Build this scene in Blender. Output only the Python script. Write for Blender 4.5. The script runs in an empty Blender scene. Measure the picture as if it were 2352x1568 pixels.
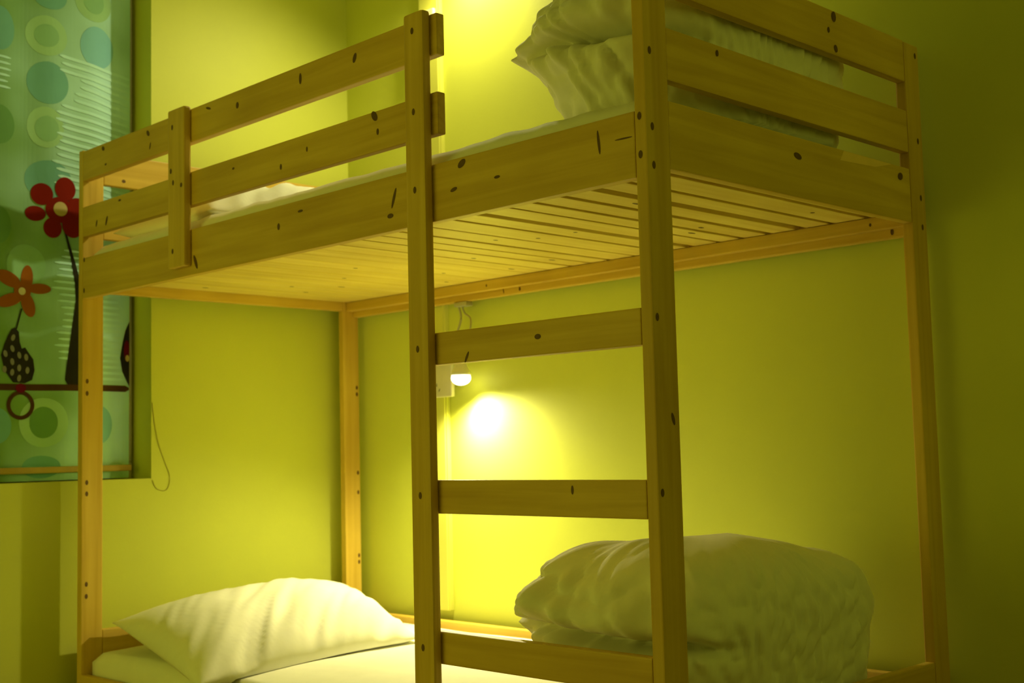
import bpy, bmesh, math, random
from mathutils import Vector, Matrix, noise

random.seed(7)
scene = bpy.context.scene
COL = scene.collection
PI = math.pi

# ------------------------------------------------------------------ materials
def new_mat(name):
    m = bpy.data.materials.new(name)
    m.use_nodes = True
    nt = m.node_tree
    b = nt.nodes['Principled BSDF']
    return m, nt, b

def mat_plain(name, col, rough=0.6, var=0.06, scale=18.0, bump=0.0, bump_scale=60.0, metallic=0.0, spec=0.35):
    """procedural colour with a soft noise variation and an optional fine bump"""
    m, nt, b = new_mat(name)
    tc = nt.nodes.new('ShaderNodeTexCoord')
    n = nt.nodes.new('ShaderNodeTexNoise')
    n.inputs['Scale'].default_value = scale
    n.inputs['Detail'].default_value = 3
    nt.links.new(tc.outputs['Object'], n.inputs['Vector'])
    r = nt.nodes.new('ShaderNodeMix'); r.data_type = 'RGBA'
    r.inputs['A'].default_value = (*[c * (1 - var) for c in col], 1)
    r.inputs['B'].default_value = (*[min(1, c * (1 + var)) for c in col], 1)
    nt.links.new(n.outputs['Fac'], r.inputs['Factor'])
    nt.links.new(r.outputs['Result'], b.inputs['Base Color'])
    b.inputs['Roughness'].default_value = rough
    b.inputs['Metallic'].default_value = metallic
    b.inputs['Specular IOR Level'].default_value = spec
    if bump:
        n2 = nt.nodes.new('ShaderNodeTexNoise')
        n2.inputs['Scale'].default_value = bump_scale
        n2.inputs['Detail'].default_value = 4
        nt.links.new(tc.outputs['Object'], n2.inputs['Vector'])
        bp = nt.nodes.new('ShaderNodeBump')
        bp.inputs['Strength'].default_value = bump
        bp.inputs['Distance'].default_value = 0.004
        nt.links.new(n2.outputs['Fac'], bp.inputs['Height'])
        nt.links.new(bp.outputs['Normal'], b.inputs['Normal'])
    return m

def mat_wood(axis, name=None, dark=(0.60, 0.39, 0.045, 1), pale=(0.76, 0.535, 0.085, 1)):
    """pine, grain running along the given axis of the bed"""
    m, nt, b = new_mat(name or 'pine_' + axis)
    tc = nt.nodes.new('ShaderNodeTexCoord')
    oi = nt.nodes.new('ShaderNodeObjectInfo')
    add = nt.nodes.new('ShaderNodeVectorMath'); add.operation = 'ADD'
    mul = nt.nodes.new('ShaderNodeVectorMath'); mul.operation = 'SCALE'
    comb = nt.nodes.new('ShaderNodeCombineXYZ')
    for k in 'XYZ':
        nt.links.new(oi.outputs['Random'], comb.inputs[k])
    nt.links.new(comb.outputs[0], mul.inputs[0]); mul.inputs['Scale'].default_value = 7.3
    nt.links.new(tc.outputs['Object'], add.inputs[0]); nt.links.new(mul.outputs[0], add.inputs[1])
    mp = nt.nodes.new('ShaderNodeMapping')
    s = {'x': (1.2, 26, 26), 'y': (26, 1.2, 26), 'z': (26, 26, 1.2)}[axis]
    mp.inputs['Scale'].default_value = s
    nt.links.new(add.outputs[0], mp.inputs['Vector'])
    n = nt.nodes.new('ShaderNodeTexNoise')
    n.inputs['Scale'].default_value = 1.5; n.inputs['Detail'].default_value = 5
    n.inputs['Distortion'].default_value = 0.6
    nt.links.new(mp.outputs[0], n.inputs['Vector'])
    n2 = nt.nodes.new('ShaderNodeTexNoise')
    n2.inputs['Scale'].default_value = 3.0
    nt.links.new(add.outputs[0], n2.inputs['Vector'])
    cr = nt.nodes.new('ShaderNodeValToRGB')
    e = cr.color_ramp.elements
    e[0].position = 0.30; e[0].color = dark
    e[1].position = 0.70; e[1].color = pale
    nt.links.new(n.outputs['Fac'], cr.inputs['Fac'])
    mx = nt.nodes.new('ShaderNodeMix'); mx.data_type = 'RGBA'; mx.blend_type = 'MULTIPLY'
    mx.inputs['Factor'].default_value = 1.0
    cr2 = nt.nodes.new('ShaderNodeValToRGB')
    f = cr2.color_ramp.elements
    f[0].position = 0.35; f[0].color = (0.88, 0.85, 0.78, 1)
    f[1].position = 0.65; f[1].color = (1, 1, 1, 1)
    nt.links.new(n2.outputs['Fac'], cr2.inputs['Fac'])
    nt.links.new(cr.outputs[0], mx.inputs['A']); nt.links.new(cr2.outputs[0], mx.inputs['B'])
    nt.links.new(mx.outputs['Result'], b.inputs['Base Color'])
    b.inputs['Roughness'].default_value = 0.5
    b.inputs['Specular IOR Level'].default_value = 0.3
    return m

WX, WY, WZ = mat_wood('x'), mat_wood('y'), mat_wood('z')
WSLAT = mat_wood('y', 'pale_pine_slat', (.76, .57, .11, 1), (.88, .71, .17, 1))
KNOT = mat_plain('pine_knot', (0.13, 0.065, 0.014), 0.6, 0.3, 90)
PATCH = mat_plain('pine_patch', (0.86, 0.60, 0.20), 0.5, 0.08, 30)
WALL = mat_plain('green_wall_paint', (0.585, 0.625, 0.08), 0.55, 0.03, 6, 0.06, 120, spec=0.3)
TRUNK = mat_plain('green_painted_plastic', (0.62, 0.62, 0.10), 0.45, 0.03, 8)
FLOOR = mat_plain('brown_floor', (0.30, 0.20, 0.09), 0.5, 0.2, 9)
CEIL = mat_plain('ceiling_paint', (0.75, 0.74, 0.55), 0.8, 0.02, 6)
CLOTH = mat_plain('white_bed_linen', (0.86, 0.85, 0.72), 0.8, 0.04, 25, 0.15, 30, spec=0.15)
WHITEPL = mat_plain('white_plastic', (0.82, 0.80, 0.72), 0.4, 0.03, 12)
PLATE = mat_plain('yellowed_outlet_plastic', (0.60, 0.56, 0.34), 0.45, 0.05, 30)
LAMPPL = mat_plain('pale_lamp_plastic', (0.42, 0.40, 0.24), 0.35, 0.08, 40)
DARKPL = mat_plain('dark_hole', (0.03, 0.03, 0.02), 0.6, 0.1, 30)
CORDM = mat_plain('cord_olive', (0.44, 0.42, 0.06), 0.6, 0.1, 40)
METAL = mat_plain('lamp_reflector_metal', (0.75, 0.73, 0.65), 0.25, 0.05, 30, metallic=0.9)
FRAME = mat_plain('window_frame_paint', (0.70, 0.70, 0.62), 0.4, 0.03, 12)

def mat_bulb(name, col, strength):
    m, nt, b = new_mat(name)
    b.inputs['Base Color'].default_value = (1, 0.95, 0.8, 1)
    b.inputs['Emission Color'].default_value = (*col, 1)
    b.inputs['Emission Strength'].default_value = strength
    return m
BULB = mat_bulb('glowing_bulb', (1.0, 0.92, 0.60), 5.0)

def mat_glass():
    m, nt, b = new_mat('window_glass')
    b.inputs['Base Color'].default_value = (0.9, 0.95, 0.95, 1)
    b.inputs['Roughness'].default_value = 0.05
    b.inputs['Transmission Weight'].default_value = 1.0
    return m
GLASS = mat_glass()

# ------------------------------------------------------------------ helpers
def link(name, bm, mats, parent=None, smooth=False):
    me = bpy.data.meshes.new(name)
    bm.normal_update()
    bm.to_mesh(me); bm.free()
    if not isinstance(mats, (list, tuple)):
        mats = [mats]
    for m in mats:
        me.materials.append(m)
    if smooth:
        for p in me.polygons:
            p.use_smooth = True
    o = bpy.data.objects.new(name, me)
    COL.objects.link(o)
    if parent is not None:
        o.parent = parent
        o.matrix_parent_inverse = Matrix.Translation(-Vector(parent.location))
    return o

def tag(o, label, cat, group=None):
    o['label'] = label; o['category'] = cat
    if group: o['group'] = group
    return o

def empty(name, loc):
    o = bpy.data.objects.new(name, None)
    o.location = loc; o.empty_display_size = 0.1
    COL.objects.link(o)
    return o

def structure(o):
    o['kind'] = 'structure'
    return o

def add_box(bm, x0, x1, y0, y1, z0, z1, bev=0.0, mi=0):
    r = bmesh.ops.create_cube(bm, size=1.0)
    vs = r['verts']
    for v in vs:
        v.co = Vector(((x0 + x1) / 2 + v.co.x * (x1 - x0), (y0 + y1) / 2 + v.co.y * (y1 - y0), (z0 + z1) / 2 + v.co.z * (z1 - z0)))
    fs = set(f for v in vs for f in v.link_faces)
    for f in fs: f.material_index = mi
    if bev:
        es = list(set(e for v in vs for e in v.link_edges))
        r2 = bmesh.ops.bevel(bm, geom=es, offset=bev, segments=2, profile=0.6, affect='EDGES')
        for f in r2['faces']: f.material_index = mi

def add_spot(bm, c, ax, sgn, ra, rb, ang=0.0, mi=1, lift=0.0004):
    """flat elliptical knot or screw hole on a face whose normal is sgn*ax"""
    n = 14
    c = Vector(c)
    if ax == 'y': u, w, nn = Vector((1, 0, 0)), Vector((0, 0, 1)), Vector((0, sgn, 0))
    elif ax == 'x': u, w, nn = Vector((0, 1, 0)), Vector((0, 0, 1)), Vector((sgn, 0, 0))
    else: u, w, nn = Vector((1, 0, 0)), Vector((0, 1, 0)), Vector((0, 0, sgn))
    ca, sa = math.cos(ang), math.sin(ang)
    vs = []
    for i in range(n):
        t = 2 * PI * i / n
        a, b = ra * math.cos(t), rb * math.sin(t)
        vs.append(bm.verts.new(c + u * (a * ca - b * sa) + w * (a * sa + b * ca) + nn * lift))
    f = bm.faces.new(vs); f.material_index = mi
    f.normal_update()
    if f.normal.dot(nn) < 0: f.normal_flip()

def add_tube(bm, pts, r, seg=10, mi=0, cap=True):
    pts = [Vector(p) for p in pts]
    rings = []
    up = Vector((0, 0, 1))
    for i, p in enumerate(pts):
        t = (pts[min(i + 1, len(pts) - 1)] - pts[max(i - 1, 0)]).normalized()
        a = t.cross(up)
        if a.length < 1e-3: a = t.cross(Vector((1, 0, 0)))
        a.normalize(); b = t.cross(a).normalized()
        rr = r[i] if isinstance(r, (list, tuple)) else r
        rings.append([bm.verts.new(p + (a * math.cos(2 * PI * k / seg) + b * math.sin(2 * PI * k / seg)) * rr) for k in range(seg)])
    for i in range(len(rings) - 1):
        for k in range(seg):
            f = bm.faces.new((rings[i][k], rings[i][(k + 1) % seg], rings[i + 1][(k + 1) % seg], rings[i + 1][k]))
            f.material_index = mi
    if cap:
        for ring, rev in ((rings[0], False), (rings[-1], True)):
            f = bm.faces.new(ring[::-1] if not rev else ring); f.material_index = mi
    bmesh.ops.recalc_face_normals(bm, faces=bm.faces[:])

def spline(pts, n=8):
    out = []
    P = [Vector(p) for p in pts]
    for i in range(len(P) - 1):
        p0, p1, p2, p3 = P[max(i - 1, 0)], P[i], P[i + 1], P[min(i + 2, len(P) - 1)]
        for k in range(n):
            t = k / n
            out.append(0.5 * ((2 * p1) + (p2 - p0) * t + (2 * p0 - 5 * p1 + 4 * p2 - p3) * t * t + (3 * p1 - p0 - 3 * p2 + p3) * t ** 3))
    out.append(P[-1])
    return out

# ------------------------------------------------------------------ room
ZF, ZC = -0.20, 2.55
XL, XR, YB, YFR = -0.055, 4.6, 1.0, -2.6

bm = bmesh.new(); add_box(bm, XL - .15, XR + .15, YFR - .15, YB + .15, ZF - .1, ZF)
structure(link('floor', bm, FLOOR))
bm = bmesh.new(); add_box(bm, XL - .15, XR + .15, YFR - .15, YB + .15, ZC, ZC + .1)
structure(link('ceiling', bm, CEIL))
bm = bmesh.new(); add_box(bm, XL - .15, XR + .15, YB, YB + .15, ZF, ZC)
structure(link('wall_back', bm, WALL))
bm = bmesh.new(); add_box(bm, XR, XR + .15, YFR, YB, ZF, ZC)
structure(link('wall_right', bm, WALL))
bm = bmesh.new(); add_box(bm, XL - .15, XR + .15, YFR - .15, YFR, ZF, ZC)
structure(link('wall_front', bm, WALL))
# left wall with the window opening
WY0, WY1, WZ0, WZ1 = -1.25, 0.256, 0.637, 2.32
bm = bmesh.new()
add_box(bm, XL - .15, XL, YFR, WY0, ZF, ZC)
add_box(bm, XL - .15, XL, WY1, YB, ZF, ZC)
add_box(bm, XL - .15, XL, WY0, WY1, ZF, WZ0)
add_box(bm, XL - .15, XL, WY0, WY1, WZ1, ZC)
bmesh.ops.remove_doubles(bm, verts=bm.verts[:], dist=1e-5)
structure(link('wall_left', bm, WALL))
# window frame with its pane at the back of the recess
bm = bmesh.new()
xw0, xw1 = XL - .15, XL - .115
for (a, b, c, d) in ((WY0, WY1, WZ0, WZ0 + .05), (WY0, WY1, WZ1 - .05, WZ1), (WY0, WY0 + .05, WZ0 + .05, WZ1 - .05), (WY1 - .05, WY1, WZ0 + .05, WZ1 - .05), ((WY0 + WY1) / 2 - .025, (WY0 + WY1) / 2 + .025, WZ0 + .05, WZ1 - .05)):
    add_box(bm, xw0, xw1, a, b, c, d, 0.004)
win = structure(link('window_1', bm, FRAME))
bm = bmesh.new(); add_box(bm, xw0 + .012, xw0 + .018, WY0 + .045, WY1 - .045, WZ0 + .045, WZ1 - .045)
link('pane', bm, GLASS, win)

# vertical cable trunking on the back wall
bm = bmesh.new()
add_box(bm, 0.352, 0.440, 0.980, 1.0, 0.21, ZC, 0.002)
add_box(bm, 0.430, 0.4455, 0.984, 1.0, 0.21, ZC, 0.0015)
structure(link('trim_1', bm, TRUNK))

# ------------------------------------------------------------------ bunk bed
L, W = 2.06, 0.972
T, PW = 0.0248, 0.063            # post thickness and width
ZT = 1.570                       # post top
bed = empty('bunk_bed', (1.03, 0.486, ZF))
tag(bed, 'pine wooden bunk bed with slatted upper bunk, guard rails and ladder by the green wall', 'bunk bed')
BV = 0.003

def plank(name, box, mat, spots=(), bev=BV):
    bm = bmesh.new()
    add_box(bm, *box, bev=bev)
    for s in spots:
        add_spot(bm, *s)
    return link(name, bm, [mat, KNOT, PATCH], bed)

def hole(c, ax='y', sgn=-1): return (c, ax, sgn, 0.0045, 0.007)
def knot(c, ra, rb, ang=0.0, ax='y', sgn=-1): return (c, ax, sgn, ra, rb, ang)

# corner posts
plank('corner_post', (L - T, L, 0, PW, ZF, ZT + .02), WZ,
      [hole((2.046, 0, 1.250)), hole((2.046, 0, 1.184)), hole((2.046, 0, .30)),
       hole((L, .015, 1.50), 'x', 1), hole((L, .015, 1.363), 'x', 1), hole((L, .016, 1.232), 'x', 1), hole((L, .017, 1.166), 'x', 1),
       hole((L, .012, .909), 'x', 1), hole((L, .010, .619), 'x', 1), knot((L, .045, .74), .004, .011, .3, 'x', 1)])
plank('corner_post', (L - T, L, W - PW, W, ZF, ZT), WZ,
      [hole((L, .957, 1.546), 'x', 1), hole((L, .951, 1.352), 'x', 1), hole((L, .951, 1.225), 'x', 1), hole((L, .952, 1.16), 'x', 1)])
plank('corner_post', (0, T, 0, PW, ZF, ZT), WZ,
      [hole((T, .015, z), 'x', 1) for z in (.915, .881, .633, .602, .354, .321)])
plank('corner_post', (0, T, W - PW, W, ZF, ZT), WZ,
      [hole((T, .962, z), 'x', 1) for z in (.913, .891, .632, .568, .362, .341)])

# boards of the two end panels (upper bunk: three boards, lower bunk: one)
EY0, EY1 = PW + .0005, W - PW - .0005
EB = [(1.479, 1.572), (1.321, 1.414), (1.166, 1.285)]
near_spots = [[knot((L, .619, 1.559), .008, .011, 0, 'x', 1), knot((L, .597, 1.527), .004, .006, 0, 'x', 1), knot((L, .622, 1.493), .006, .008, .4, 'x', 1)],
              [knot((L, .21, 1.398), .004, .006, 0, 'x', 1)],
              [knot((L, .462, 1.247), .013, .006, -.2, 'x', 1), knot((L, .864, 1.262), .010, .008, .3, 'x', 1)]]
far_spots = [[], [knot((T - .001, .102, 1.49), .006, .005, 0, 'x', 1)], []]
for i, (a, b) in enumerate(EB):
    sp = list(near_spots[i])
    o = plank('end_board', (L - .022, L - .001, EY0, EY1, a, b), WY, sp)
    far = [[knot((T - .001, .125, 1.497), .006, .005, 0, 'x', 1), knot((T - .001, .30, 1.535), .012, .004, 0, 'x', 1)], [], [knot((T - .001, .13, 1.275), .010, .003, 0, 'x', 1)]][i]
    plank('end_board', (.002, T - .001, EY0, EY1, a, b), WY, far)
# paler wood repair patch on the lowest near end board
pe = bpy.data.objects['end_board.004']
bm = bmesh.new(); bm.from_mesh(pe.data)
vs = [bm.verts.new((L - .0008, y, z)) for (y, z) in ((.635, 1.2855 - .002), (.830, 1.2855 - .002), (.760, 1.268), (.620, 1.262))]
f = bm.faces.new(vs); f.normal_update()
if f.normal.x < 0: f.normal_flip()
f.material_index = 2
bm.to_mesh(pe.data); bm.free()
plank('end_board', (L - .022, L - .001, EY0, EY1, .105, .226), WY)
plank('end_board', (.002, T - .001, EY0, EY1, .105, .226), WY)

# side boards
SX0, SX1 = T + .0005, L - T - .0005
plank('side_board', (SX0, SX1, 0, .022, 1.146, 1.261), WX,
      [knot((1.603, 0, 1.248), .012, .007, .5), knot((1.579, 0, 1.201), .010, .004, .2), knot((1.397, 0, 1.213), .004, .022, -.35),
       knot((1.385, 0, 1.178), .010, .005), knot((.628, 0, 1.176), .006, .020, .45), knot((1.954, 0, 1.222), .003, .022, .1),
       knot((.986, 0, 1.213), .005, .008), knot((1.071, 0, 1.236), .010, .003), hole((.035, 0, 1.255)), hole((.035, 0, 1.168)),
       knot((1.70, 0, 1.205), .008, .003), knot((2.01, 0, 1.218), .020, .0015, -.02)])
plank('side_board', (SX0, SX1, .948, W - .001, 1.146, 1.261), WX,
      [knot((.813, .948, 1.158), .004, .006), knot((.746, .948, 1.159), .002, .009, .2), knot((1.989, .948, 1.160), .004, .008)])
plank('side_board', (SX0, SX1, 0, .022, -.005, .110), WX)
plank('side_board', (SX0, SX1, .948, W - .001, .060, .185), WX)
# ledges that carry the slats
plank('slat_ledge', (SX0, SX1, .923, .9478, 1.165, 1.194), WX, [knot((1.95, .923, 1.178), .003, .004), knot((.70, .923, 1.178), .003, .004)], .0015)
plank('slat_ledge', (SX0, SX1, .0222, .047, 1.165, 1.194), WX, (), .0015)
plank('slat_ledge', (SX0, SX1, .923, .9478, .025, .050), WX, (), .0015)
plank('slat_ledge', (SX0, SX1, .0222, .047, .025, .050), WX, (), .0015)

# slats of the upper bunk, one board each, with uneven gaps
gaps = [(1.945, .010), (1.852, .009), (1.770, .020), (1.682, .012), (1.603, .010), (1.533, .006), (1.445, .019), (1.360, .009), (1.262, .005), (1.175, .010),
        (1.107, .006), (1.036, .008), (.951, .006), (.870, .0035), (.790, .003), (.708, .003), (.628, .003), (.546, .003), (.465, .003),
        (.385, .003), (.303, .003), (.222, .003), (.140, .003)]
edges = [SX1 - .004]
xr = SX1 - .003
slats = []
for g, w in gaps:
    w *= 1.45 if w > .0045 else 1.0
    slats.append((g + w / 2, xr)); xr = g - w / 2
slats.append((SX0 + .002, xr))
for i, (a, b) in enumerate(slats):
    sp = []
    rnd = random.Random(i)
    for k in range(rnd.choice((0, 1, 1, 2))):
        sp.append((((a + b) / 2 + rnd.uniform(-.018, .018), rnd.uniform(.30, .88), 1.1952), 'z', -1, .005, rnd.uniform(.005, .014), 0, 1))
    bm = bmesh.new()
    sk = rnd.uniform(-.0012, .0012)
    add_box(bm, a, b, .026 + rnd.uniform(0, .004), .945 - rnd.uniform(0, .006), 1.1952, 1.2132, .0022)
    for v in bm.verts: v.co.x += sk * (v.co.y - .5) * 2 * (0.5 if (b - a) > .05 else 0)
    for s in sp[:1]: add_spot(bm, *s[:6], mi=1)
    link('bed_slat', bm, [WSLAT, KNOT], bed)
# lower bunk base board set (hidden under the mattress): a row of slats
for i in range(16):
    x = SX0 + .03 + i * .122
    bm = bmesh.new(); add_box(bm, x, x + .07, .026, .945, .0502, .066, .002)
    link('bed_slat', bm, [WSLAT, KNOT], bed)

# guard rails on the long side
plank('guard_rail', (SX0, 1.5375, 0, .021, 1.481, 1.566), WX,
      [knot((.393, 0, 1.546), .010, .006, -.8), knot((.404, 0, 1.510), .003, .010, -.3), knot((.145, 0, 1.552), .009, .006, -.5), knot((1.076, 0, 1.536), .005, .013, 0),
       knot((1.274, 0, 1.536), .006, .011, -.4), knot((.819, 0, 1.530), .006, .008), knot((.16, 0, 1.505), .006, .003), knot((.69, 0, 1.55), .012, .003, -.3)])
plank('guard_rail', (SX0, 1.5365, 0, .021, 1.321, 1.406), WX,
      [knot((1.338, 0, 1.396), .008, .013, .7), knot((1.348, 0, 1.361), .004, .007), knot((.997, 0, 1.349), .004, .007), knot((1.098, 0, 1.371), .003, .006),
       knot((.108, 0, 1.348), .004, .010, -.3), knot((.166, 0, 1.347), .005, .014, -.4), knot((.24, 0, 1.392), .008, .003), knot((.80, 0, 1.38), .005, .003)])
# short upright clamping the guard rails, and the ladder upright
plank('rail_support', (.529, .609, -.0205, -.0003, 1.168, 1.572), WZ,
      [hole((.552, -.0205, 1.526)), hole((.545, -.0205, 1.415)), hole((.556, -.0205, 1.384)), hole((.553, -.0205, 1.210)), knot((.595, -.0205, 1.372), .005, .006)], .005)
bm = bmesh.new()
add_box(bm, 1.4605, 1.5189, -.0215, -.0003, ZF, 1.573, .0055)
for z in (1.535, 1.370, 1.212, .896, .611, .321): add_spot(bm, *hole((1.488, -.0215, z)))
link('ladder_upright', bm, [WZ, KNOT], bed)
# rungs
for z0, z1, sp in ((.8635, .9265, [knot((1.606, 0, .873), .003, .012, -.5), knot((1.795, 0, .897), .008, .005)]), (.5755, .6400, [knot((1.869, 0, .623), .003, .008)]), (.2895, .3510, [])):
    plank('ladder_rung', (1.475, SX1, 0, .024, z0, z1), WX, sp)

# ------------------------------------------------------------------ mattresses
def mattress(name, z0, z1, seed, drape, crown=0.012):
    """rounded slab under a loose white sheet"""
    bm = bmesh.new()
    x0, x1, y0, y1 = .032, 2.026, .030, .935
    nx, ny = 90, 44
    R = .022
    def P(u, v, top):
        x = x0 + (x1 - x0) * u; y = y0 + (y1 - y0) * v
        d = min(u * (x1 - x0), (1 - u) * (x1 - x0), v * (y1 - y0), (1 - v) * (y1 - y0))
        edge = min(1, d / R)
        k = R * (1 - math.sqrt(max(0, 1 - (1 - edge) ** 2)))
        n = noise.noise(Vector((x * 5, y * 5, seed))) * .003 + noise.noise(Vector((x * 16, y * 11, seed + 3))) * .0018
        if top:
            c = crown * (math.sin(PI * min(max(v, 0), 1)) ** .7)
            zz = z1 - crown + c - k + n
            if v < .04: zz += drape * noise.noise(Vector((x * 14, 0, seed))) * .006
            return Vector((x, y, zz))
        return Vector((x, y, z0 + k * .5))
    def rows(top):
        return [[bm.verts.new(P(i / nx, j / ny, top)) for j in range(ny + 1)] for i in range(nx + 1)]
    a = rows(True); b = rows(False)
    for i in range(nx):
        for j in range(ny):
            bm.faces.new((a[i][j], a[i + 1][j], a[i + 1][j + 1], a[i][j + 1]))
            bm.faces.new((b[i][j], b[i][j + 1], b[i + 1][j + 1], b[i + 1][j]))
    for i in range(nx):
        for j in (0, ny):
            q = (a[i][j], b[i][j], b[i + 1][j], a[i + 1][j])
            bm.faces.new(q if j == 0 else q[::-1])
    for j in range(ny):
        for i in (0, nx):
            q = (a[i][j], a[i][j + 1], b[i][j + 1], b[i][j])
            bm.faces.new(q if i == 0 else q[::-1])
    bmesh.ops.recalc_face_normals(bm, faces=bm.faces[:])
    return link(name, bm, CLOTH, None, True)

mu = mattress('mattress', 1.2136, 1.308, 2.0, 1.0)
tag(mu, 'mattress under a white sheet on the upper bunk, rising just above the side board', 'mattress')
ml = mattress('mattress', .0665, .178, 9.0, .3)
tag(ml, 'mattress under a white sheet on the lower bunk, brightly lit by the lamp', 'mattress')

# ------------------------------------------------------------------ pillows
def pillow(TL, TR, BR, BL, thick, seed, sag=0.0):
    """TL..BR: the four corners (front top, back top, back bottom, front bottom)"""
    TL, TR, BR, BL = map(Vector, (TL, TR, BR, BL))
    N = 56
    bm = bmesh.new()
    nrm = ((BL - TL).cross(TR - TL)).normalized()
    if nrm.z < 0: nrm = -nrm
    def base(u, v):          # u from top to bottom edge, v from front to back
        p = TL * (1 - u) * (1 - v) + TR * (1 - u) * v + BR * u * v + BL * u * (1 - v)
        # edges pulled in between the corners
        c = (TL + TR + BR + BL) / 4
        pin = .045 * (abs(2 * u - 1) ** 4 * (1 - (2 * v - 1) ** 2) + abs(2 * v - 1) ** 4 * (1 - (2 * u - 1) ** 2))
        return p + (c - p) * pin
    def prof(u, v):
        a = max(0, 1 - abs(2 * u - 1) ** 2.6); b = max(0, 1 - abs(2 * v - 1) ** 2.6)
        return (a * b) ** .55
    top, bot = [], []
    for i in range(N + 1):
        rt, rb = [], []
        for j in range(N + 1):
            u, v = i / N, j / N
            p = base(u, v); h = prof(u, v)
            ang = (v - .5) * 5 + u * 1.5
            rim = (abs(2 * u - 1) ** 3 + abs(2 * v - 1) ** 3)
            w = (abs(noise.noise(Vector((v * 8 + u * 5.0, u * 1.1, seed)))) - .25) * -.040 * h ** .6 * (.15 + 1.1 * u * u) \
                + (abs(noise.noise(Vector((v * 15 + u * 8, u * 1.8, seed + 7)))) - .25) * -.018 * h ** .6 * (.2 + u) + noise.noise(Vector((u * 5, v * 4, seed + 4))) * .008 * h
            rt.append(bm.verts.new(p + nrm * (thick * .62 * h + w)))
            if i in (0, N) or j in (0, N): rb.append(rt[-1])
            else: rb.append(bm.verts.new(p - nrm * (thick * .38 * h)))
        top.append(rt); bot.append(rb)
    for i in range(N):
        for j in range(N):
            bm.faces.new((top[i][j], top[i + 1][j], top[i + 1][j + 1], top[i][j + 1]))
            q = (bot[i][j], bot[i][j + 1], bot[i + 1][j + 1], bot[i + 1][j])
            if len(set(q)) == 4:
                try: bm.faces.new(q)
                except ValueError: pass
    bmesh.ops.recalc_face_normals(bm, faces=bm.faces[:])
    return bm

bm = pillow((.055, .075, .245), (.050, .885, .268), (.69, .655, .190), (.76, -.075, .168), .16, 3.0)
for v in bm.verts:                                   # keep it on the mattress
    lim = .178 - .012 + .012 * math.sin(PI * min(1, max(0, (v.co.y - .03) / .905))) ** .7 + .0035 if v.co.y > .03 else .150
    if v.co.z < lim: v.co.z = lim + (v.co.z - lim) * .02
pl = link('pillow', bm, CLOTH, None, True)
tag(pl, 'white crumpled pillow on the lower bunk leaning against the head board', 'pillow')
bm = pillow((.080, .062, 1.330), (.050, .86, 1.400), (.62, .74, 1.335), (.62, .045, 1.312), .19, 11.0)
for v in bm.verts:
    lim = 1.308 - .012 + .012 * math.sin(PI * min(1, max(0, (v.co.y - .03) / .905))) ** .7 + .0035
    if v.co.z < lim: v.co.z = lim + (v.co.z - lim) * .02
pu = link('pillow', bm, CLOTH, None, True)
tag(pu, 'white pillow on the upper bunk seen between the guard rails', 'pillow')

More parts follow.
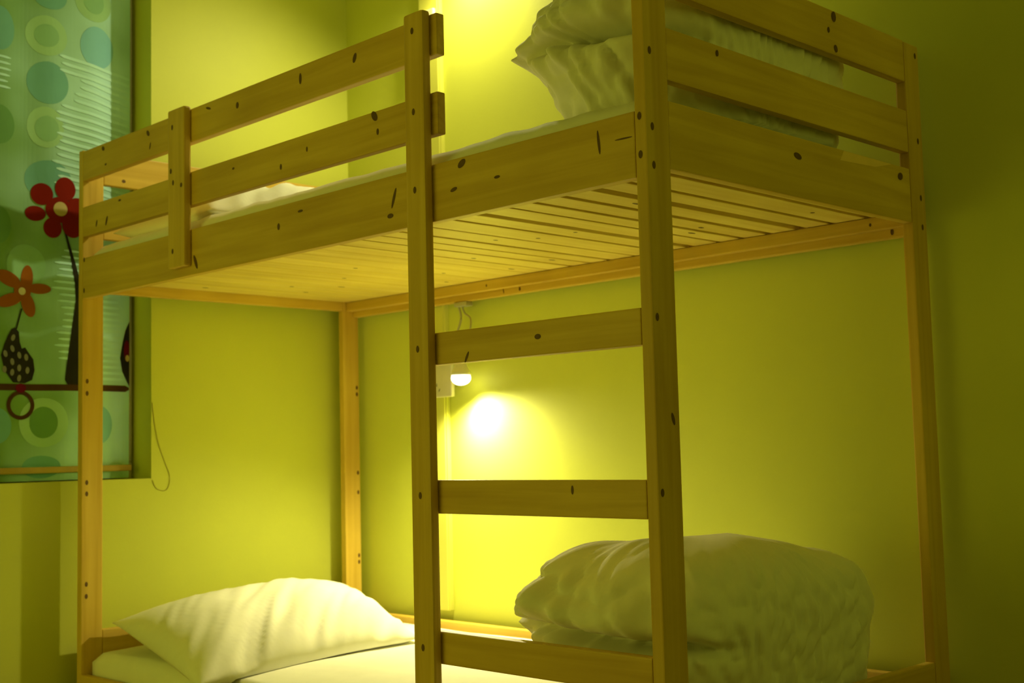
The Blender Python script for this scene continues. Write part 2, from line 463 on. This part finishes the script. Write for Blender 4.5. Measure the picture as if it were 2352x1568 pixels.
# ------------------------------------------------------------------ folded duvets
def duvet(name, cx, cy, hx, hy, z0, zm, z1, seed, tip=.06, crease_z=.10, ee=.40, under=1.0, cdep=.06, ls=.10):
    NT, NS = 260, 120
    bm = bmesh.new()
    rows = []
    def sup(th, n):
        c, s = math.cos(th), math.sin(th)
        d = (abs(c / hx) ** n + abs(s / hy) ** n) ** (-1 / n)
        return d
    def ad(a, b):
        return (a - b + PI) % (2 * PI) - PI
    TIP = math.radians(232)
    for j in range(NS + 1):
        s = j / NS
        a = -PI / 2 * .62 + s * (PI / 2 + PI / 2 * .62)       # profile angle
        row = []
        for i in range(NT):
            th = 2 * PI * i / NT
            c, sn = math.cos(th), math.sin(th)
            wr = max(0, c) ** 1.2                     # rounded fold at the foot end
            wl = max(0, -c); wf = max(0, -sn)
            if a >= 0:
                e = ee + .06 * wr
                rr = math.cos(a) ** e if a < PI / 2 - 1e-6 else 0
                zz = zm + (z1 - zm) * math.sin(a) ** (1.0 - .25 * wr)
            else:
                q = -a / (PI / 2 * .62)
                rr = 1 - (.34 * under * wl + .16 * under * wf + .03 * wr + .06) * q ** (1.0 + .9 * wr)
                zz = zm + (z0 - zm) * q
            R = sup(th, 3.4) * rr
            zr = (zz - zm)
            # corner of the cover sticking out at the open side
            tw = math.exp(-(ad(th, TIP) / .17) ** 2)
            R += tip * tw * math.exp(-(abs(zr) / .045) ** 1.1) * min(1, rr * 1.4)
            # the opening between the two folded layers
            cw = math.exp(-(ad(th, math.radians(276)) / .60) ** 4)
            zc = crease_z + .016 * noise.noise(Vector((th * 3, seed, 0))) - .03 * ad(th, TIP)
            R -= cdep * cw * math.exp(-((zr - zc) / .012) ** 2)
            R += .022 * cw * math.exp(-((zr - zc - .045) / .035) ** 2)
            R += .014 * cw * math.exp(-((zr - zc + .05) / .035) ** 2)
            # creases of the cloth: slanting, uneven, strongest beside the opening
            amp = (.25 + .75 * min(1, rr)) * (.35 + .65 * max(0, -math.cos(th - math.radians(60)))) * min(1, rr * 5) * (1 - .75 * tw)
            q1 = Vector((c * 3.2 + zr * 4, sn * 3.2 - zr * 2, zr * 7 + seed))
            n1 = noise.noise(q1) * .018 + (abs(noise.noise(q1 * 2.3)) - .25) * .034 + (abs(noise.noise(Vector((th * 9 + zr * 11, zr * 3, seed)))) - .25) * .030
            R += n1 * amp * 1.3 + .016 * (abs(noise.noise(Vector((th * 10 + zr * 1.2, zr * 1.3, seed + 21)))) - .25) * wr * min(1, rr * 3)
            dome = max(0, math.sin(max(a, 0)))
            zz += (noise.noise(Vector((R * c * 5, R * sn * 5, seed + 9))) * .014 + (abs(noise.noise(Vector((R * c * 7 + R * sn * 3, R * sn * 4, seed + 2)))) - .2) * .014) * dome
            # higher towards the foot end / slope to the head
            slope = 1 - (ls * max(0, -c) + .20 * max(0, sn) + .10 * max(0, c)) * min(1, R / hx)
            if a > 0: zz = zm + (zz - zm) * slope
            row.append(Vector((cx + R * c, cy + R * sn, zz)))
        rows.append(row)
    V = [[bm.verts.new(p) for p in row] for row in rows[:-1]]
    topv = bm.verts.new(sum(rows[-1], Vector()) / NT)
    botv = bm.verts.new(Vector((cx, cy, z0)))
    for j in range(len(V) - 1):
        for i in range(NT):
            k = (i + 1) % NT
            bm.faces.new((V[j][i], V[j][k], V[j + 1][k], V[j + 1][i]))
    for i in range(NT):
        k = (i + 1) % NT
        bm.faces.new((V[-1][i], V[-1][k], topv))
        bm.faces.new((V[0][k], V[0][i], botv))
    bmesh.ops.recalc_face_normals(bm, faces=bm.faces[:])
    # small turned flap at the front foot corner is part of the cover
    return link(name, bm, CLOTH, None, True)

dl = duvet('duvet', 1.788, .475, .233, .400, .1835, .355, .515, 4.0, .034, .018, .40, 1.3, .085)
tag(dl, 'folded white duvet on the foot end of the lower bunk behind the ladder', 'duvet')
du = duvet('duvet', 1.825, .465, .203, .375, 1.3135, 1.485, 1.70, 17.0, .085, .004, .95, .62, .085, .42)
tag(du, 'folded white duvet on the foot end of the upper bunk behind the corner post', 'duvet')

# ------------------------------------------------------------------ lamps and outlets
def lamp(bulb, label, rail_z):
    bx, by, bz = bulb
    root = empty('reading_lamp', (bx - .02, .955, rail_z - .008))
    tag(root, label, 'lamp', 'clip-on reading lamps by the back wall')
    bm = bmesh.new()
    add_box(bm, bx - .042, bx + .012, .946, .976, rail_z - .014, rail_z - .0005, .003)
    link('clamp', bm, LAMPPL, root)
    bm = bmesh.new()
    add_tube(bm, spline([(bx - .035, .960, rail_z - .012), (bx - .028, .962, rail_z - .05), (bx - .042, .955, rail_z - .10), (bx - .02, by, bz + .085), (bx - .006, by, bz + .062)]), .0035)
    add_tube(bm, spline([(bx - .02, .960, rail_z - .012), (bx - .010, .962, rail_z - .035), (bx + .022, .955, rail_z - .055), (bx + .026, .945, rail_z - .10), (bx + .008, by, bz + .062)]), .0028)
    link('flexible_arm', bm, LAMPPL, root, True)
    bm = bmesh.new()
    prof = [(.0, .070), (.014, .070), (.016, .050), (.020, .030), (.027, .016), (.031, .006), (.029, .004), (.024, .014), (.0, .02)]
    n = 24
    rings = []
    for r, z in prof:
        if r == 0: rings.append([bm.verts.new((bx, by, bz + z))])
        else: rings.append([bm.verts.new((bx + r * math.cos(2 * PI * k / n), by + r * math.sin(2 * PI * k / n), bz + z)) for k in range(n)])
    for a, b in zip(rings, rings[1:]):
        for k in range(n):
            q = [a[k % len(a)], a[(k + 1) % len(a)], b[(k + 1) % len(b)], b[k % len(b)]]
            q2 = []
            for v in q:
                if v not in q2: q2.append(v)
            bm.faces.new(q2)
    bmesh.ops.recalc_face_normals(bm, faces=bm.faces[:])
    link('lamp_shade', bm, WHITEPL, root, True)
    bm = bmesh.new()
    bmesh.ops.create_uvsphere(bm, u_segments=20, v_segments=12, radius=1)
    for v in bm.verts: v.co = Vector((bx + v.co.x * .030, by + v.co.y * .030, bz - .004 + v.co.z * .022))
    link('bulb', bm, BULB, root, True)
    return root

LB = (.572, .931, .917)
lamp(LB, 'small lit clip-on reading lamp under the upper bunk, above the lower bunk', 1.146)
UB = (.610, .915, 2.30)
def light(name, kind, loc, energy, col, aim=None, **kw):
    d = bpy.data.lights.new(name, kind)
    d.energy = energy; d.color = col
    for k, v in kw.items(): setattr(d, k, v)
    o = bpy.data.objects.new(name, d); COL.objects.link(o)
    o.location = loc
    if aim: o.rotation_euler = Vector(aim).to_track_quat('-Z', 'Y').to_euler()
    return o
WARM = (1.0, .90, .46)
def lamp_lights(b, k, kb, aim=(.20, -.28, -1), ks=0):
    light('lamp_flood', 'SPOT', (b[0], b[1], b[2] - .034), 46 * k, WARM, aim, spot_size=math.radians(166), spot_blend=.9, shadow_soft_size=.018)
    light('lamp_beam', 'SPOT', (b[0], b[1], b[2] - .034), kb, WARM, (.40, .30, -1), spot_size=math.radians(112), spot_blend=1.0, shadow_soft_size=.018)
    if ks: light('lamp_beam', 'SPOT', (b[0], b[1], b[2] - .034), ks, WARM, (.80, -.44, -.72), spot_size=math.radians(58), spot_blend=1.0, shadow_soft_size=.018)
lamp_lights(LB, 1.0, 20.0, (.22, -.28, -1), 16.0)
lamp_lights(UB, .80, .6, (-.02, -.42, -1))
# the upper lamp hangs from a small wall bracket above the frame of the picture
root = empty('reading_lamp', (UB[0], 1.0, 2.40))
tag(root, 'small lit reading lamp on the back wall high above the upper bunk', 'lamp', 'clip-on reading lamps by the back wall')
bm = bmesh.new(); add_box(bm, UB[0] - .03, UB[0] + .03, .985, .9998, 2.37, 2.43, .003); link('wall_bracket', bm, LAMPPL, root)
bm = bmesh.new(); add_tube(bm, spline([(UB[0], .99, 2.40), (UB[0], .955, 2.415), (UB[0], UB[1], 2.39), (UB[0], UB[1], UB[2] + .06)]), .004); link('flexible_arm', bm, LAMPPL, root, True)
for n_ in ('lamp_shade', 'bulb'):
    s = bpy.data.objects[n_]
    c = s.copy(); c.data = s.data; COL.objects.link(c); c.parent = root
    c.matrix_parent_inverse = Matrix.Translation(-Vector(root.location) + Vector((0, 0, UB[2] - LB[2])))

def outlet(x0, x1, z0, z1, label):
    bm = bmesh.new(); add_box(bm, x0, x1, .966, .9797, z0, z1, .004)
    for zz in ((z0 + z1) / 2 + .018,):
        add_spot(bm, (x0 + .022, .966, zz), 'y', -1, .005, .006)
    cxx = (x0 + x1) / 2 - .012
    for dx, ang in ((-.012, .5), (.012, -.5), (0, 0)):
        add_spot(bm, (cxx + dx + .01, .966, z0 + .022 + (0 if dx else .016)), 'y', -1, .0018, .006, ang)
    o = link('wall_outlet', bm, [PLATE, DARKPL], None)
    return tag(o, label, 'outlet')
outlet(.358, .490, .862, .985, 'pale electrical outlet plate on the back wall beside the lower reading lamp')
outlet(.345, .437, 1.985, 2.10, 'pale electrical outlet plate on the back wall above the upper bunk')

# ------------------------------------------------------------------ thin cord beside the window
bm = bmesh.new()
add_tube(bm, spline([(-.0535, .2585, .86), (-.0535, .262, .828), (-.0535, .276, .75), (-.0535, .299, .685), (-.0535, .316, .639), (-.0535, .305, .601), (-.0535, .273, .606), (-.0535, .2590, .632)]), .0010, 8)
c = link('cord', bm, CORDM, None, True)
tag(c, 'thin loose cord dangling on the wall at the lower corner of the window', 'cord')

# ------------------------------------------------------------------ printed curtain
def fab(name, col, var=.10):
    m = mat_plain('print_' + name, col, .85, var, 9, 0.0, spec=.1)
    return m
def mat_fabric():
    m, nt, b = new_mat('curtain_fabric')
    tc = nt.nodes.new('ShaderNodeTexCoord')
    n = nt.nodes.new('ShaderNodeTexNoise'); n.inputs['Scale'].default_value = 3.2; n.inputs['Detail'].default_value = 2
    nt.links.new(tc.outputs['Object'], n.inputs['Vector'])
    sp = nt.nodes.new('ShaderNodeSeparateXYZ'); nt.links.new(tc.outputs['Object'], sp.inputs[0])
    # olive to pale teal print, 0.42 m wide; light painted into the pale side
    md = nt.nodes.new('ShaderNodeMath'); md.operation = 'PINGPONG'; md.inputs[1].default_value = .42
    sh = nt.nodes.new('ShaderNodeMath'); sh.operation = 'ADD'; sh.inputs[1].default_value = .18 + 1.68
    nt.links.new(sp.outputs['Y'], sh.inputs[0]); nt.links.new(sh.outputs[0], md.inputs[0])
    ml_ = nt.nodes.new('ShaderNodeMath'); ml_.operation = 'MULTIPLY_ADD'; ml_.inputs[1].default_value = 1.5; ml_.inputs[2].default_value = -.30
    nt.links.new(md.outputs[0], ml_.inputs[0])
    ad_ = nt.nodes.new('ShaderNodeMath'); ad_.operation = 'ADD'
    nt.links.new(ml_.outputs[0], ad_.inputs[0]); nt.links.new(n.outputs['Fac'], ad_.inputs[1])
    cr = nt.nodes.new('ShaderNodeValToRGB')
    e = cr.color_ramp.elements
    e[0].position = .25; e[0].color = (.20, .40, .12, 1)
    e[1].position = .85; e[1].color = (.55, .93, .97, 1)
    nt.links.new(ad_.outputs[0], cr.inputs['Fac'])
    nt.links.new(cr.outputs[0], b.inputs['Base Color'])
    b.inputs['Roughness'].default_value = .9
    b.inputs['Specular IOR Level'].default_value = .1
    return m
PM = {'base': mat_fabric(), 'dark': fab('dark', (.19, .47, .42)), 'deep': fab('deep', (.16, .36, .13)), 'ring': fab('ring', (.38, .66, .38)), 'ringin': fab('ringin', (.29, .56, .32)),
      'blue': fab('blue', (.26, .60, .72)), 'stripe': fab('stripe', (.56, .95, .95)), 'red': fab('red', (.24, .013, .004), .2), 'orange': fab('orange', (.34, .105, .008), .2),
      'cream': fab('cream', (.62, .50, .22)), 'white': fab('white', (.75, .70, .50)), 'black': fab('black', (.028, .026, .018), .4), 'grey': fab('grey', (.25, .26, .24)),
      'brown': fab('brown', (.085, .040, .014), .3), 'maroon': fab('maroon', (.16, .008, .03), .3)}
PK = list(PM)
CX = -.135
def wave(y, z):
    x = CX + .006 * math.sin(y * 21 + .6) + .003 * math.sin(y * 47 + z * 1.5)
    if y > .195: x -= (y - .195) * .30           # the hem edge turns back into the recess
    return x
bm = bmesh.new()
cy0, cy1, cz0, cz1 = -1.20, .236, .640, 2.27
def grid_poly(fn_pts, mi, lift):
    """fill polygon (y,z) list; subdivided so that it follows the folds"""
    bmp = bmesh.new()
    vs = [bmp.verts.new((0, y, z)) for y, z in fn_pts]
    f = bmp.faces.new(vs)
    bmesh.ops.triangulate(bmp, faces=[f])
    for _ in range(3):
        es = [e for e in bmp.edges if e.calc_length() > .02]
        if not es: break
        bmesh.ops.subdivide_edges(bmp, edges=es, cuts=1)
    mp = {}
    for v in bmp.verts:
        if v.co.y > cy1 - .0005: v.co.y = cy1 - .0005
        mp[v] = bm.verts.new((wave(v.co.y, v.co.z) + lift, v.co.y, v.co.z))
    for f in bmp.faces:
        try: g = bm.faces.new([mp[v] for v in f.verts])
        except ValueError: continue
        g.material_index = mi
        g.normal_update()
        if g.normal.x < 0: g.normal_flip()
    bmp.free()
ny, nz = 120, 40
gv = [[bm.verts.new((wave(cy0 + (cy1 - cy0) * i / ny, cz0 + (cz1 - cz0) * j / nz), cy0 + (cy1 - cy0) * i / ny, cz0 + (cz1 - cz0) * j / nz)) for j in range(nz + 1)] for i in range(ny + 1)]
for i in range(ny):
    for j in range(nz):
        bm.faces.new((gv[i][j], gv[i + 1][j], gv[i + 1][j + 1], gv[i][j + 1]))
def ell(kind, y, z, a, b, ang=0, lift=.0006, n=28):
    ca, sa = math.cos(math.radians(ang)), math.sin(math.radians(ang))
    pts = []
    for k in range(n):
        t = 2 * PI * k / n
        u, w = a * math.cos(t), b * math.sin(t)
        pts.append((y + u * ca - w * sa, z + u * sa + w * ca))
    pts = [(min(p[0], cy1 - .001), p[1]) for p in pts]
    # drop coincident points
    q = [pts[0]]
    for p in pts[1:]:
        if abs(p[0] - q[-1][0]) + abs(p[1] - q[-1][1]) > 1e-5: q.append(p)
    grid_poly(q, PK.index(kind), lift)
CIRC = [('dark', -0.026, 2.058, 0.050, 0.042), ('ring', -0.036, 1.935, 0.061, 0.060), ('ringin', -0.036, 1.935, 0.036, 0.034), ('ring', 0.109, 2.070, 0.061, 0.062), ('ringin', 0.109, 2.070, 0.035, 0.038),
        ('blue', 0.121, 1.931, 0.056, 0.064), ('dark', -0.031, 1.795, 0.061, 0.063), ('dark', -0.175, 1.929, 0.045, 0.064), ('deep', -0.175, 1.650, 0.048, 0.057), ('ring', -0.037, 1.662, 0.053, 0.061),
        ('ringin', -0.033, 1.658, 0.034, 0.038), ('dark', -0.027, 1.506, 0.069, 0.059), ('deep', -0.180, 1.362, 0.045, 0.056), ('ring', -0.037, 0.805, 0.070, 0.070), ('deep', -0.037, 0.805, 0.039, 0.045),
        ('dark', -0.170, 0.796, 0.041, 0.050), ('dark', -0.043, 0.679, 0.054, 0.032), ('blue', 0.128, 0.798, 0.047, 0.057), ('ringin', -0.091, 1.251, 0.057, 0.063)]
for rep in (0, 1, 2):
    for k, (kind, y, z, a, b) in enumerate(CIRC):
        inner = kind in ('ringin',) or (kind == 'deep' and abs(z - .805) < .01)
        ell(kind, y - rep * .42, z, a, b, 0, .0010 if inner else .0006)
def strip(kind, y0, y1, z0, z1, th, lift):
    """thin printed stripe from (y0,z0) to (y1,z1)"""
    n = max(4, int((y1 - y0) / .012))
    prev = None
    mi = PK.index(kind)
    for k in range(n + 1):
        y = y0 + (y1 - y0) * k / n; z = z0 + (z1 - z0) * k / n
        w = th * (.35 if k in (0, n) else 1)
        a = bm.verts.new((wave(y, z) + lift, y, z - w / 2)); b = bm.verts.new((wave(y, z) + lift, y, z + w / 2))
        if prev:
            f = bm.faces.new((prev[0], a, b, prev[1])); f.material_index = mi
            f.normal_update()
            if f.normal.x < 0: f.normal_flip()
        prev = (a, b)
rs = random.Random(3)
for k in range(19):
    z = 1.872 - k * .0212
    ys = .010 - .0012 * k + rs.uniform(-.015, .012) + (.06 if k in (3, 4, 5, 6) else 0)
    strip('stripe', ys, .234, z + .012, z - .016, .0095, .0014)
for k in range(18):
    z = 1.305 - k * .0185
    strip('stripe', .012 - .02 * abs(math.sin(k * .3)) + rs.uniform(-.012, .012), .070, z, z - .001, .007, .0014)
for k in range(14):
    z = 1.165 - k * .0178
    strip('stripe', .085, .215 + rs.uniform(-.02, .014), z, z - .001, .008, .0014)
for k in range(6):
    strip('stripe', -.30, -.145 + rs.uniform(-.006, .006), 1.850 - k * .0175, 1.846 - k * .0175, .007, .0014)
MOT = .0020
for p in ((-0.047, 1.464, 0.031, 0.032), (0.021, 1.486, 0.032, 0.035), (-0.065, 1.406, 0.029, 0.022), (-0.016, 1.368, 0.026, 0.030), (0.044, 1.381, 0.033, 0.037), (0.059, 1.432, 0.035, 0.032), (0.003, 1.422, 0.040, 0.038)):
    ell('red', *p, 0, MOT)
ell('cream', 0.006, 1.425, 0.021, 0.021, 0, MOT + .0008)
ell('orange', -.141, 1.210, .040, .020, -25, MOT); ell('orange', -.087, 1.214, .018, .040, -5, MOT); ell('orange', -.052, 1.188, .032, .015, 0, MOT); ell('orange', -.138, 1.150, .040, .018, 20, MOT); ell('orange', -.083, 1.142, .019, .038, 18, MOT)
ell('orange', -.100, 1.178, .026, .026, 0, MOT); ell('white', -0.101, 1.178, 0.011, 0.011, 0, MOT + .0008)
SHAPES = {'stem': [(0.014, 1.373), (0.038, 1.288), (0.052, 1.212), (0.055, 1.161), (0.05, 1.097), (0.04, 1.032), (0.027, 0.969), (0.022, 0.928), (0.031, 0.912), (0.1, 0.913), (0.107, 0.945), (0.104, 1.022), (0.093, 1.099), (0.082, 1.163), (0.071, 1.213), (0.054, 1.27), (0.020, 1.372)],
          'cactus': [(-0.121, 1.073), (-0.109, 1.061), (-0.106, 1.026), (-0.1, 1.014), (-0.09, 1.018), (-0.066, 0.985), (-0.062, 0.954), (-0.069, 0.926), (-0.091, 0.916), (-0.126, 0.918), (-0.151, 0.951), (-0.161, 0.994), (-0.152, 1.025), (-0.142, 1.049), (-0.132, 1.068)],
          'stalk': [(-0.104, 1.128), (-0.099, 1.128), (-0.115, 1.069), (-0.12, 1.069)],
          'pot': [(0.2355, 1.110), (0.222, 1.082), (0.213, 1.048), (0.203, 0.997), (0.211, 0.958), (0.2355, 0.913)]}
for k, pts in SHAPES.items():
    grid_poly(pts, PK.index('black'), MOT - .0004 if k != 'stalk' else MOT)
for i, (y, z) in enumerate([(-0.127, 1.044), (-0.129, 1.013), (-0.149, 0.998), (-0.108, 0.995), (-0.129, 0.976), (-0.087, 0.99), (-0.151, 0.954), (-0.108, 0.959), (-0.083, 0.953), (-0.129, 0.946), (-0.108, 0.93)]):
    ell('grey', y, z, .006, .010, (i * 37) % 40 - 20, MOT + .0006, 12)
ell('maroon', .226, 1.020, .010, .032, 0, MOT + .0006); ell('cream', .228, .998, .007, .010, 0, MOT + .0012, 12)
strip('brown', -1.19, .234, .900, .906, .018, MOT + .0002)
ell('maroon', -.103, .902, .016, .013, 0, MOT + .0008)
# ring hanging under the printed shelf
n = 40
for k in range(n):
    t0, t1 = 2 * PI * k / n, 2 * PI * (k + 1) / n
    q = []
    for t, r in ((t0, .041), (t1, .041), (t1, .030), (t0, .030)):
        y, z = -.103 + r * math.cos(t), .854 + r * math.sin(t)
        q.append(bm.verts.new((wave(y, z) + MOT, y, z)))
    f = bm.faces.new(q); f.material_index = PK.index('brown'); f.normal_update()
    if f.normal.x < 0: f.normal_flip()
cur = empty('curtain', (CX, -.48, 2.27))
tag(cur, 'teal and green curtain printed with circles, stripes and flowers in the window recess', 'curtain')
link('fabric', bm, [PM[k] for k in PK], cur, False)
bm = bmesh.new(); add_box(bm, CX + .008, CX + .016, cy0, .228, .661, .679, .003)
link('hem_bar', bm, mat_plain('hem_bar_wood', (.50, .36, .08), .6, .15, 20), cur)
bm = bmesh.new(); add_tube(bm, [(CX, WY0 + .001, 2.285), (CX, WY1 - .001, 2.285)], .012)
link('curtain_rod', bm, WHITEPL, cur, True)

# ------------------------------------------------------------------ room light and camera
light('room_fill', 'AREA', (.6, -2.3, .75), 10.5, (.99, .97, .10), (.35, 1, -.05), shape='DISK', size=1.5)  # fill standing in for light from the unseen front half of the room
light('room_fill', 'AREA', (4.4, .3, 1.5), 4.5, (.94, 1.0, .11), (-1, .02, -.1), shape='DISK', size=1.6)  # added fill to lift the end boards, not an actual lamp

w = bpy.data.worlds.new('world'); scene.world = w; w.use_nodes = True
w.node_tree.nodes['Background'].inputs['Color'].default_value = (.02, .02, .01, 1)
w.node_tree.nodes['Background'].inputs['Strength'].default_value = .05

yaw, pitch, roll = 0.7880853, 0.0851286, -0.0244650
cy_, sy_ = math.cos(yaw), math.sin(yaw); cp_, sp_ = math.cos(pitch), math.sin(pitch)
F = Vector((-sy_ * cp_, cy_ * cp_, sp_)); R = Vector((cy_, sy_, 0)); U = R.cross(F)
c_, s_ = math.cos(roll), math.sin(roll)
R2 = R * c_ + U * s_; U2 = U * c_ - R * s_
cam = bpy.data.cameras.new('camera'); co = bpy.data.objects.new('camera', cam); COL.objects.link(co)
M = Matrix((( R2.x, U2.x, -F.x, 3.371326), (R2.y, U2.y, -F.y, -1.633639), (R2.z, U2.z, -F.z, .695622), (0, 0, 0, 1)))
co.matrix_world = M
cam.sensor_width = 36.0
cam.lens = 2907.148 / 2352 * 36.0
cam.clip_start = .05
cam.dof.use_dof = True
cam.dof.focus_distance = 2.35
cam.dof.aperture_fstop = 5.6
scene.camera = co
vs_ = scene.view_settings
vs_.view_transform = 'Standard'; vs_.look = 'None'; vs_.gamma = 1.0; vs_.use_curve_mapping = False
vs_.exposure = 0.0
